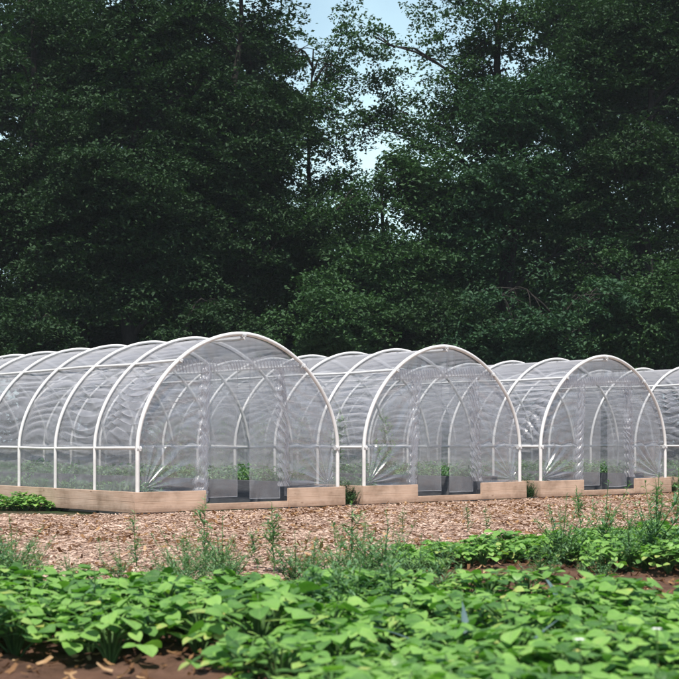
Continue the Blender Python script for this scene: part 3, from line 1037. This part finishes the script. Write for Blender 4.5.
for i, (lb, px, Y, bl, mt) in enumerate(shr):
    ctree(SH, lb, px, Y, bl, mt, 300 + i, tr=0.07, group='shrubs along the forest foot', cat='shrub', per=170, leaf=0.10, spray=(0.35, 0.7))
# second rank closes the view between the trunks
back = [(-40, 10), (118, 25), (70, 0), (170, 20), (246, 45), (600, -10), (700, 0)]
for i, (px, top) in enumerate(back):
    ctree('background_tree', ['dim tall tree behind the tree at the left edge', 'dim tall tree behind the gap on the left of the broad layered tree', 'dim tall tree glimpsed between the two leftmost trees', 'dim tall tree behind the broad layered tree',
                              'dim tree behind the left border of the sky gap', 'dim tall tree between domed tree and right edge tree', 'dim tall tree behind the right edge tree'][i],
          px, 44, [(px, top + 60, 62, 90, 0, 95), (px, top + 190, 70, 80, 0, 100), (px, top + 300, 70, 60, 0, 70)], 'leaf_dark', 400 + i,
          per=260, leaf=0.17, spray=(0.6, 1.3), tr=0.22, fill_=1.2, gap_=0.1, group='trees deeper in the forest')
low = [(335, 225), (405, 240), (480, 150), (540, 160)]
for i, (px, top) in enumerate(low):
    ctree('background_tree', ['dim low tree at the bottom of the sky gap', 'dim low tree behind the bushy mid green tree', 'dim tree behind the bare trunk on its left', 'dim tree behind the domed tree'][i],
          px, 43, [(px, (top + 345) / 2, 60, (345 - top) / 2 + 8, 0, 90), (px, 320, 60, 45, 0, 45)], 'leaf_dark', 420 + i,
          per=200, leaf=0.16, spray=(0.6, 1.2), tr=0.18, fill_=1.1, gap_=0.1, group='trees deeper in the forest')
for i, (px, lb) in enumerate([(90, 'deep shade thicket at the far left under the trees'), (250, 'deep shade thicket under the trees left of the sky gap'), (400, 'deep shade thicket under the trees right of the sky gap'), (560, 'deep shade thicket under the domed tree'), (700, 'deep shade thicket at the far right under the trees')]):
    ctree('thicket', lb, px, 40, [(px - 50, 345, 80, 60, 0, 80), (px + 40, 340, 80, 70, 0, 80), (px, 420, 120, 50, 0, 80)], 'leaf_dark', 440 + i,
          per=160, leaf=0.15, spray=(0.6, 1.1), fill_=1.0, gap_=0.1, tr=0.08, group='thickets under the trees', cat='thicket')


# the wood goes on to both sides of the view, one unbroken mass
r_w = np.random.default_rng(808)
Pw = []
for (xa, ya, xb, yb, n_) in ((-11.5, 40, -20, 30, 260), (-20, 30, -40, 8, 520), (12.5, 40, 24, 30, 260), (24, 30, 44, 10, 300)):
    t_ = r_w.uniform(0, 1, n_)
    Pw.append(np.stack([xa + (xb - xa) * t_ + r_w.normal(0, 1.2, n_), ya + (yb - ya) * t_ + r_w.normal(0, 1.2, n_), r_w.uniform(0.3, 13, n_)], 1))
Pw = np.concatenate(Pw)
vw, fw_ = spray_cloud(Pw, r_w.uniform(0.9, 1.7, len(Pw)), 0.3, 90, 0.32, r_w)
tag(part('wood', mesh_np('wood', vw, fw_), M['leaf_dark']), 'dark wood going on past both sides of the view', 'wood', kind='stuff')


# ---------------------------------------------------------------- bean plants
def leaflet(nl=6):
    """cordate pointed leaflet with a raised midrib fold, length 1 from its base"""
    t = np.linspace(0, 1, nl)
    wv = np.array([0.10, 0.45, 0.54, 0.46, 0.27, 0.02])[:nl]
    y = np.array([0.0, 0.12, 0.36, 0.60, 0.82, 1.0])[:nl]
    rows = []
    for k in range(nl):
        d = -0.34 * y[k] ** 2 * 0.8
        for s in (-1, -0.5, 0, 0.5, 1):
            yy = y[k] - (0.10 if (k == 1 and abs(s) == 1) else 0)
            rows.append((s * wv[k], yy, d + 0.10 * abs(s) * wv[k] * 2 - 0.12 * (abs(s) == 1) * wv[k]))
    return np.array(rows), grid_faces(nl, 5)


LT, LF = leaflet()


def bean_mesh(seed, hgt=0.3, nleaf=11, size=0.115, spread=0.17):
    r = np.random.default_rng(seed)
    lv, lf, n = [], [], 0
    st = MB()
    for i in range(nleaf):
        a = i * 2.4 + r.uniform(-0.5, 0.5)
        q = (i + 0.5) / nleaf
        rad = spread * math.sqrt(q) * r.uniform(0.75, 1.25)
        z = hgt * (1.02 - 0.55 * q * q) * r.uniform(0.82, 1.08)
        p = np.array([rad * math.cos(a), rad * math.sin(a), z])
        m = np.array([0.35 * p[0], 0.35 * p[1], z * 0.75])
        st.tube([(0, 0, -0.02), m * 0.6, m, p], [0.006, 0.005, 0.004, 0.003], 5, False)
        for k, da in enumerate((0, 1.75, -1.75)):
            ang = a + da + r.uniform(-0.25, 0.25)
            s = size * r.uniform(0.65, 1.3) * (1.0 if k == 0 else 0.88)
            pitch = r.normal(0.0, 0.26); roll = r.normal(0, 0.24)
            cz, sz = math.cos(ang - math.pi / 2), math.sin(ang - math.pi / 2)
            cp, sp = math.cos(pitch), math.sin(pitch)
            cr, sr = math.cos(roll), math.sin(roll)
            Rz = np.array([[cz, -sz, 0], [sz, cz, 0], [0, 0, 1]])
            Rx = np.array([[1, 0, 0], [0, cp, -sp], [0, sp, cp]])
            Ry = np.array([[cr, 0, sr], [0, 1, 0], [-sr, 0, cr]])
            v = (LT * s) @ (Rz @ Rx @ Ry).T + p + np.array([math.cos(ang), math.sin(ang), 0]) * 0.018
            lv.append(v); lf.append(LF + n); n += len(v)
    me = smooth(mesh_np('foliage', np.concatenate(lv), np.concatenate(lf)))
    yy = np.repeat(np.array([0.0, 0.12, 0.36, 0.60, 0.82, 1.0]), 5); ss = np.tile(np.array([-1, -.5, 0, .5, 1]), 6)
    at = me.attributes.new('leaf_place', 'FLOAT_VECTOR', 'POINT')
    k = len(me.vertices) // 30
    at.data.foreach_set('vector', np.tile(np.stack([ss, yy, ss * 0], 1), (k, 1)).astype(np.float32).ravel())
    return me, st.mesh('stem', True)


bean_var = [bean_mesh(500 + i, 0.16 + 0.02 * (i % 4), 21 + i % 4, 0.050 + 0.006 * (i % 3), 0.165) for i in range(8)]
bean_count = [0]


def plant_beans(pts, label, group, scale=(0.85, 1.2), seed=0, zf=soil_z):
    r = np.random.default_rng(seed)
    protos = []
    for i, (x, y) in enumerate(pts):
        z = float(zf(np.array([x]), np.array([y]))[0]) - 0.005
        s = r.uniform(*scale)
        if i < len(bean_var):
            t = thing('bean_plant', label, 'bean plant', (x, y, z), r.uniform(0, 6.28), group)
            t.scale = (s,) * 3
            part('foliage', bean_var[i][0], M['bean'], t); part('stem', bean_var[i][1], M['bean_stem'], t)
            protos.append(t)
        else:
            copy_thing(protos[r.integers(len(protos))], (x, y, z), r.uniform(0, 6.28), s)
        bean_count[0] += 1


def fill(poly, d, seed, skip=None):
    r = np.random.default_rng(seed)
    poly = np.asarray(poly, float)
    x0, y0 = poly.min(0); x1, y1 = poly.max(0)
    out = []
    row = 0
    y = y0
    while y < y1:
        x = x0 + (row % 2) * d / 2
        while x < x1:
            p = (x + r.normal(0, d * 0.2), y + r.normal(0, d * 0.2))
            if inside(poly, np.array([p[0]]), np.array([p[1]]))[0] and not (skip and skip(*p)):
                out.append(p)
            x += d
        y += d * 0.87
        row += 1
    return out


near_poly = [(-2.2, 5.15), (-0.50, 5.2), (-0.36, 4.7), (-0.22, 4.3), (-0.16, 3.3), (1.5, 3.3), (2.2, 6.0), (1.0, 6.5), (-0.5, 6.75), (-2.2, 6.7)]
near = fill(near_poly, 0.243, 1, lambda x, y: abs(x) > y * 0.262 + 0.25)
plant_beans(near, 'bright green bean plant with broad leaves in the bed nearest the viewer', 'bean plants in the nearest bed', (0.8, 1.2), 2)
mid_poly = [(0.35, 8.5), (0.9, 8.9), (1.25, 9.5), (1.7, 8.6), (3.0, 8.4), (3.6, 11.8), (2.6, 11.5), (1.2, 10.2), (0.45, 9.3)]
mid = fill(mid_poly, 0.215, 3, lambda x, y: abs(x) > y * 0.262 + 0.2)
plant_beans(mid, 'bean plant in the farther bed at right, between bare soil and the straw', 'bean plants in the farther bed', (0.6, 0.88), 4)
left_pts = [tuple(gp(px, 511) + np.array([0, dy])) for px in range(-18, 68, 11) for dy in (0, 0.32)]
plant_beans(left_pts, 'small bean plant growing against the long board of the nearest tunnel', 'bean plants beside the nearest tunnel', (0.75, 1.0), 5, lambda x, y: 0 * x)
print('beans', len(near), len(mid), len(left_pts))


# ---------------------------------------------------------------- weeds
WL = np.array([[0, 0, 0], [0.11, 0.35, 0.05], [0.09, 0.7, 0.0], [0, 1, -0.10], [-0.09, 0.7, 0.0], [-0.11, 0.35, 0.05], [0, 0.5, 0.0]])
WF = [(0, 1, 6, 5), (1, 2, 6, 6), (2, 3, 4, 6), (4, 5, 6, 6)]
WF = [(0, 1, 6, 5), (1, 2, 3, 6), (3, 4, 5, 6)]


def weed_mesh(seed, hgt, nb, leaf, per, low=False):
    """upright weed: a main stem, side shoots, narrow leaves all along"""
    r = np.random.default_rng(seed)
    st = MB()
    pos, yaw = [], []
    ends = []
    lx, ly = r.normal(0, 0.06, 2)
    main = np.stack([np.linspace(0, lx, 6) + r.normal(0, .004, 6), np.linspace(0, ly, 6) + r.normal(0, .004, 6), np.linspace(-0.02, hgt, 6)], 1)
    st.tube(main, np.linspace(0.005, 0.0015, 6), 5, False)
    lines = [main]
    for k in range(nb):
        q = r.uniform(0.0, 0.4) if low else r.uniform(0.08, 0.8)
        s0 = np.array([np.interp(q * hgt, main[:, 2], main[:, 0]), np.interp(q * hgt, main[:, 2], main[:, 1]), q * hgt])
        a = r.uniform(0, 6.28); L = hgt * (r.uniform(0.3, 0.8) if low else r.uniform(0.2, 0.45)) * (1.15 - q)
        e = s0 + np.array([math.cos(a) * L * (0.75 if low else 0.6), math.sin(a) * L * (0.75 if low else 0.6), L * (r.uniform(0.6, 1.1) if low else 1)])
        l = np.stack([s0, s0 * 0.45 + e * 0.55 + np.array([math.cos(a), math.sin(a), 0]) * 0.02, e])
        st.tube(l, [0.003, 0.002, 0.001], 4, False)
        lines.append(l)
    V, F, n = [], [], 0
    for l in lines:
        d = np.concatenate([[0], np.cumsum(np.linalg.norm(np.diff(l, axis=0), axis=1))])
        m = max(4, int(per * d[-1]))
        u = np.sort(r.uniform(0.12, 1, m)) * d[-1]
        p = np.stack([np.interp(u, d, l[:, i]) for i in range(3)], 1)
        yw = np.arange(m) * 2.4 + r.uniform(-.4, .4, m)
        sz = leaf * (1.15 - 0.65 * u / d[-1]) * r.uniform(0.7, 1.25, m)
        pitch = r.uniform(-0.3, 0.9, m)
        cp, sp = np.cos(pitch), np.sin(pitch); cz, sz_ = np.cos(yw), np.sin(yw)
        Z = np.zeros(m); O = np.ones(m)
        Rz = np.stack([cz, -sz_, Z, sz_, cz, Z, Z, Z, O], 1).reshape(m, 3, 3)
        Rx = np.stack([O, Z, Z, Z, cp, -sp, Z, sp, cp], 1).reshape(m, 3, 3)
        v, f = scatter(WL, WF, p, Rz @ Rx, sz)
        V.append(v); F.append(f + n); n += len(v)
    return mesh_np('foliage', np.concatenate(V), np.concatenate(F)), st.mesh('stem', True)


weed_var = [weed_mesh(600 + i, 0.42 + 0.05 * (i % 3), 7 + 2 * i, 0.075, 70) for i in range(5)]
crop_var = [weed_mesh(640 + i, 1.15, 24, 0.13, 34) for i in range(2)]
gap_var = [weed_mesh(650 + i, 0.42, 22, 0.085, 90, True) for i in range(3)]
fern_var = [weed_mesh(620 + i, 0.42, 20 + 5 * i, 0.055, 75, True) for i in range(3)]


def weed(variants, i, x, y, s, label, group, seed, z=0.02, mat='weed'):
    t = thing('weed', label, 'weed', (x, y, z), seed * 1.7, group)
    t.scale = (s,) * 3
    a, b_ = variants[i % len(variants)]
    part('foliage', a.copy() if mat != 'weed' else a, M[mat], t); part('stem', b_, M['bean_stem'], t)
    return t


wl = [  # picture x, picture y of the foot, picture height
    ('tall thin weed rising from the straw below the corner of the nearest tunnel', 137, 572, 58),
    ('tallest weed before the door of the nearest tunnel, top crossing its threshold', 205, 575, 76),
    ('weed with several shoots just left of the tallest weed', 185, 578, 42),
    ('tall weed before the right end board of the nearest tunnel', 274, 578, 72),
    ('weed in the straw left of the gap between first and second tunnel', 258, 574, 44),
    ('slim weed right below the gap between first and second tunnel', 349, 585, 80),
    ('short weed below the left end board of the second tunnel', 372, 582, 56),
    ('thin weed standing in the straw before the second tunnel door', 402, 540, 30),
    ('bushy weed at the left picture edge by the near bed', 4, 590, 70),
    ('small weed at the left picture edge, second in from the edge', 36, 582, 30),
    ('thin single weed in the straw, farthest left of those standing in the straw', 99, 560, 22),
    ('small weed in the straw between the two tallest weeds of the left half', 232, 572, 30),
    ('leafy weed in the near bed below the second tunnel', 338, 660, 100),
    ('weed poking from the bean leaves at lower centre, left of the second tunnel', 300, 655, 105),
    ('weed poking from the bean leaves straight below the second tunnel door', 395, 650, 92),
    ('thin weed at left among the bean leaves', 98, 655, 85),
    ('slim weed at the front of the farther bed before the third tunnel left board', 487, 534, 26),
    ('slim weed left of the slim weed before the third tunnel', 468, 536, 30),
    ('tall slim weed before the door of the third tunnel', 581, 532, 44),
    ('tall slim weed before the right end board of the third tunnel', 660, 528, 48),
    ('slim weed at the right picture edge before the last tunnel', 676, 526, 56)]
for i, (lb, px, py, hp) in enumerate(wl):
    p = gp(px, py)
    hm = hp / 1400 * p[1]
    s = hm / (0.42 + 0.05 * ((i % 5) % 3))
    weed(weed_var, i, p[0], p[1], s, lb, 'tall weeds among beans and straw', i)
fl = [('dense feathery weed mass left of centre behind the near bed', 335, 592, 52),
      ('dense feathery weed between near bed and straw, centre', 362, 588, 48),
      ('feathery weed at the right of the farther bed, left one of the group', 560, 575, 62),
      ('feathery weed before the third tunnel right board, broadest of its group', 602, 565, 66),
      ('feathery weed at the right picture edge', 655, 568, 74),
      ('low feathery weed by the bare soil between the two bean beds', 540, 592, 40),
      ('feathery weed between the broadest one and the right edge', 632, 580, 60),
      ('low feathery weed under the right edge group', 600, 596, 38),
      ('low feathery weed left of the tallest weed of the left half', 170, 588, 28),
      ('low feathery weed right of the tallest weed of the left half', 225, 590, 36),
      ('low feathery weed by the left picture edge', 70, 588, 26),
      ('broad blue green weed at the left picture edge, rising over the near bed', 14, 598, 62),
      ('bushy blue green weed behind the near bed, right of the tallest left weed', 222, 590, 56),
      ('bushy blue green weed behind the near bed, left of the tallest left weed', 188, 592, 50),
      ('bushy weed at the centre, below the end board of the second tunnel', 385, 596, 66),
      ('bushy weed among near bean leaves, below the tunnel gap', 352, 640, 92),
      ('bushy weed among near bean leaves at centre right', 420, 625, 70)]
for i, (lb, px, py, hp) in enumerate(fl):
    p = gp(px, py)
    weed(fern_var, i, p[0], p[1], 1.25 * hp / 1400 * p[1] / 0.42, lb, 'feathery weeds among the beds', 40 + i)


# low weeds along the strip behind the near bed, and in the gaps between the tunnels
r_l = np.random.default_rng(91)
first = None
for px in list(range(-6, 60, 22)) + [118] + list(range(165, 250, 24)) + list(range(292, 440, 24)):
    p = gp(px + r_l.uniform(-6, 6), 596 + r_l.uniform(-14, 10))
    sc_l = r_l.uniform(0.45, 0.95)
    if first is None:
        first = weed(fern_var, 1, p[0], p[1], sc_l, 'low blue green weed in the strip between the near bed and the straw', 'low weeds behind the nearest bed', 3)
    else:
        w_ = copy_thing(first, (p[0], p[1], 0.02), r_l.uniform(0, 6.28), sc_l)
        v_ = int(r_l.integers(3))
        for ch in w_.children:
            ch.data = fern_var[v_][0] if ch.name.startswith('foliage') else fern_var[v_][1]
gaps = ['the first and second tunnels', 'the second and third tunnels', 'the third tunnel and the last one']
for h in range(3):
    for k, (dv, wd) in enumerate(((0.03, 'front'), (0.13, 'middle'), (0.26, 'rear'))):
        c = C1 + AX * (PITCH * (h + 0.5) + (0.0, 0.06, 0.10)[k]) + AY * dv
        weed(gap_var, h + k, c[0], c[1], 0.62 + 0.14 * k, f'leafy weed in the gap between {gaps[h]}, {wd} of three', 'weeds in the gaps between tunnels', 60 + 3 * h + k, 0.0, 'leaf_mid')


# onion-like blue grey blades and white flowers at the lower right
def blade_mesh(seed, L, wdt, lean):
    r = np.random.default_rng(seed)
    V, F, n = [], [], 0
    for k in range(3):
        a = r.uniform(0, 6.28); m = 8
        u = np.linspace(0, 1, m)
        bend = lean * u ** 2 * r.uniform(0.5, 1.2)
        cx = math.cos(a) * bend * L; cy_ = math.sin(a) * bend * L
        z = L * u * (1 - 0.25 * u * lean) * r.uniform(0.75, 1.05)
        ww = wdt * (1 - u ** 2.2) + 0.001
        nx, ny = -math.sin(a), math.cos(a)
        rows = np.stack([np.stack([cx - nx * ww, cy_ - ny * ww, z], 1), np.stack([cx + math.cos(a) * .3 * ww, cy_ + math.sin(a) * .3 * ww, z], 1), np.stack([cx + nx * ww, cy_ + ny * ww, z], 1)], 1)
        V.append(rows.reshape(-1, 3)); F.append(grid_faces(m, 3) + n); n += m * 3
    return smooth(mesh_np('blades', np.concatenate(V), np.concatenate(F)))


for i, (lb, px, py, L) in enumerate([('broad blue grey leaf blades left of the two white flowers', 470, 700, 0.42), ('thin blue grey leaf blades at the lower centre', 505, 715, 0.40),
                                     ('blue grey blades at upper right of the near bed', 566, 640, 0.38), ('blue grey blades below the second tunnel', 392, 640, 0.34)]):
    p = gp(px, py)
    o = part('blade_plant', blade_mesh(700 + i, L * 0.85, 0.021, 0.85), M['blade'])
    o.location = (p[0], p[1], 0.02)
    tag(o, lb, 'plant', 'blue grey bladed plants')
for i, (lb, x, y, z) in enumerate([('small white flower among bean leaves, left one of two at lower right', 0.62, 3.62, 0.36), ('small white flower among bean leaves, right one of two at lower right', 0.85, 3.75, 0.37)]):
    t = thing('flower', lb, 'flower', (x, y, 0.03), i, 'white flowers')
    b = MB(); b.tube([(0, 0, 0), (0.01, 0, z * 0.5), (0, 0, z - 0.03)], 0.002, 5)
    part('stalk', b.mesh('stalk', True), M['bean_stem'], t)
    V, F, n = [], [], 0
    for k in range(5):
        a = k * 2 * math.pi / 5
        tp = np.array([[0, 0, 0], [0.008, 0.008, 0.004], [0, 0.017, 0.002], [-0.008, 0.008, 0.004]])
        c_, s_ = math.cos(a), math.sin(a)
        V.append(tp @ np.array([[c_, s_, 0], [-s_, c_, 0], [0, 0, 1]]) + np.array([0, 0, z - 0.03])); F.append(np.array([(0, 1, 2, 3)]) + n); n += 4
    part('petals', mesh_np('petals', np.concatenate(V), np.concatenate(F)), M['petal'], t)

# tall leafy crop inside the second tunnel
for i, (u, v_) in enumerate([(-0.5, 2.6), (-0.55, 3.5), (-0.5, 4.5), (-0.6, 5.5), (0.9, 2.2), (0.95, 3.4), (0.9, 4.8), (-0.5, 6.5)]):
    c = C1 + AX * (PITCH + u) + AY * v_
    t = thing('crop_plant', 'tall leafy crop plant seen green through the film of the second tunnel', 'crop plant', (c[0], c[1], 0.3 if u > 0 else 0.01), i, 'crop plants inside the second tunnel')
    a, b_ = crop_var[i % 2]
    part('foliage', a, M['bean'], t); part('stem', b_, M['bean_stem'], t)
    t.scale = (0.95,) * 3 if u > 0 else (1.15,) * 3

# ---------------------------------------------------------------- thin summer haze
m, n, out = new_mat('haze')
pv = N(n, 'ShaderNodeVolumePrincipled')
pv.inputs['Color'].default_value = (0.86, 0.93, 1.0, 1)
pv.inputs['Density'].default_value = 0.00045
pv.inputs['Anisotropy'].default_value = 0.0
n.links.new(pv.outputs[0], out.inputs['Volume'])
b = MB(); b.box(-650, 650, -230, 1250, -1.0, 24)
o = part('haze', b.mesh('haze'), m); o['kind'] = 'stuff'
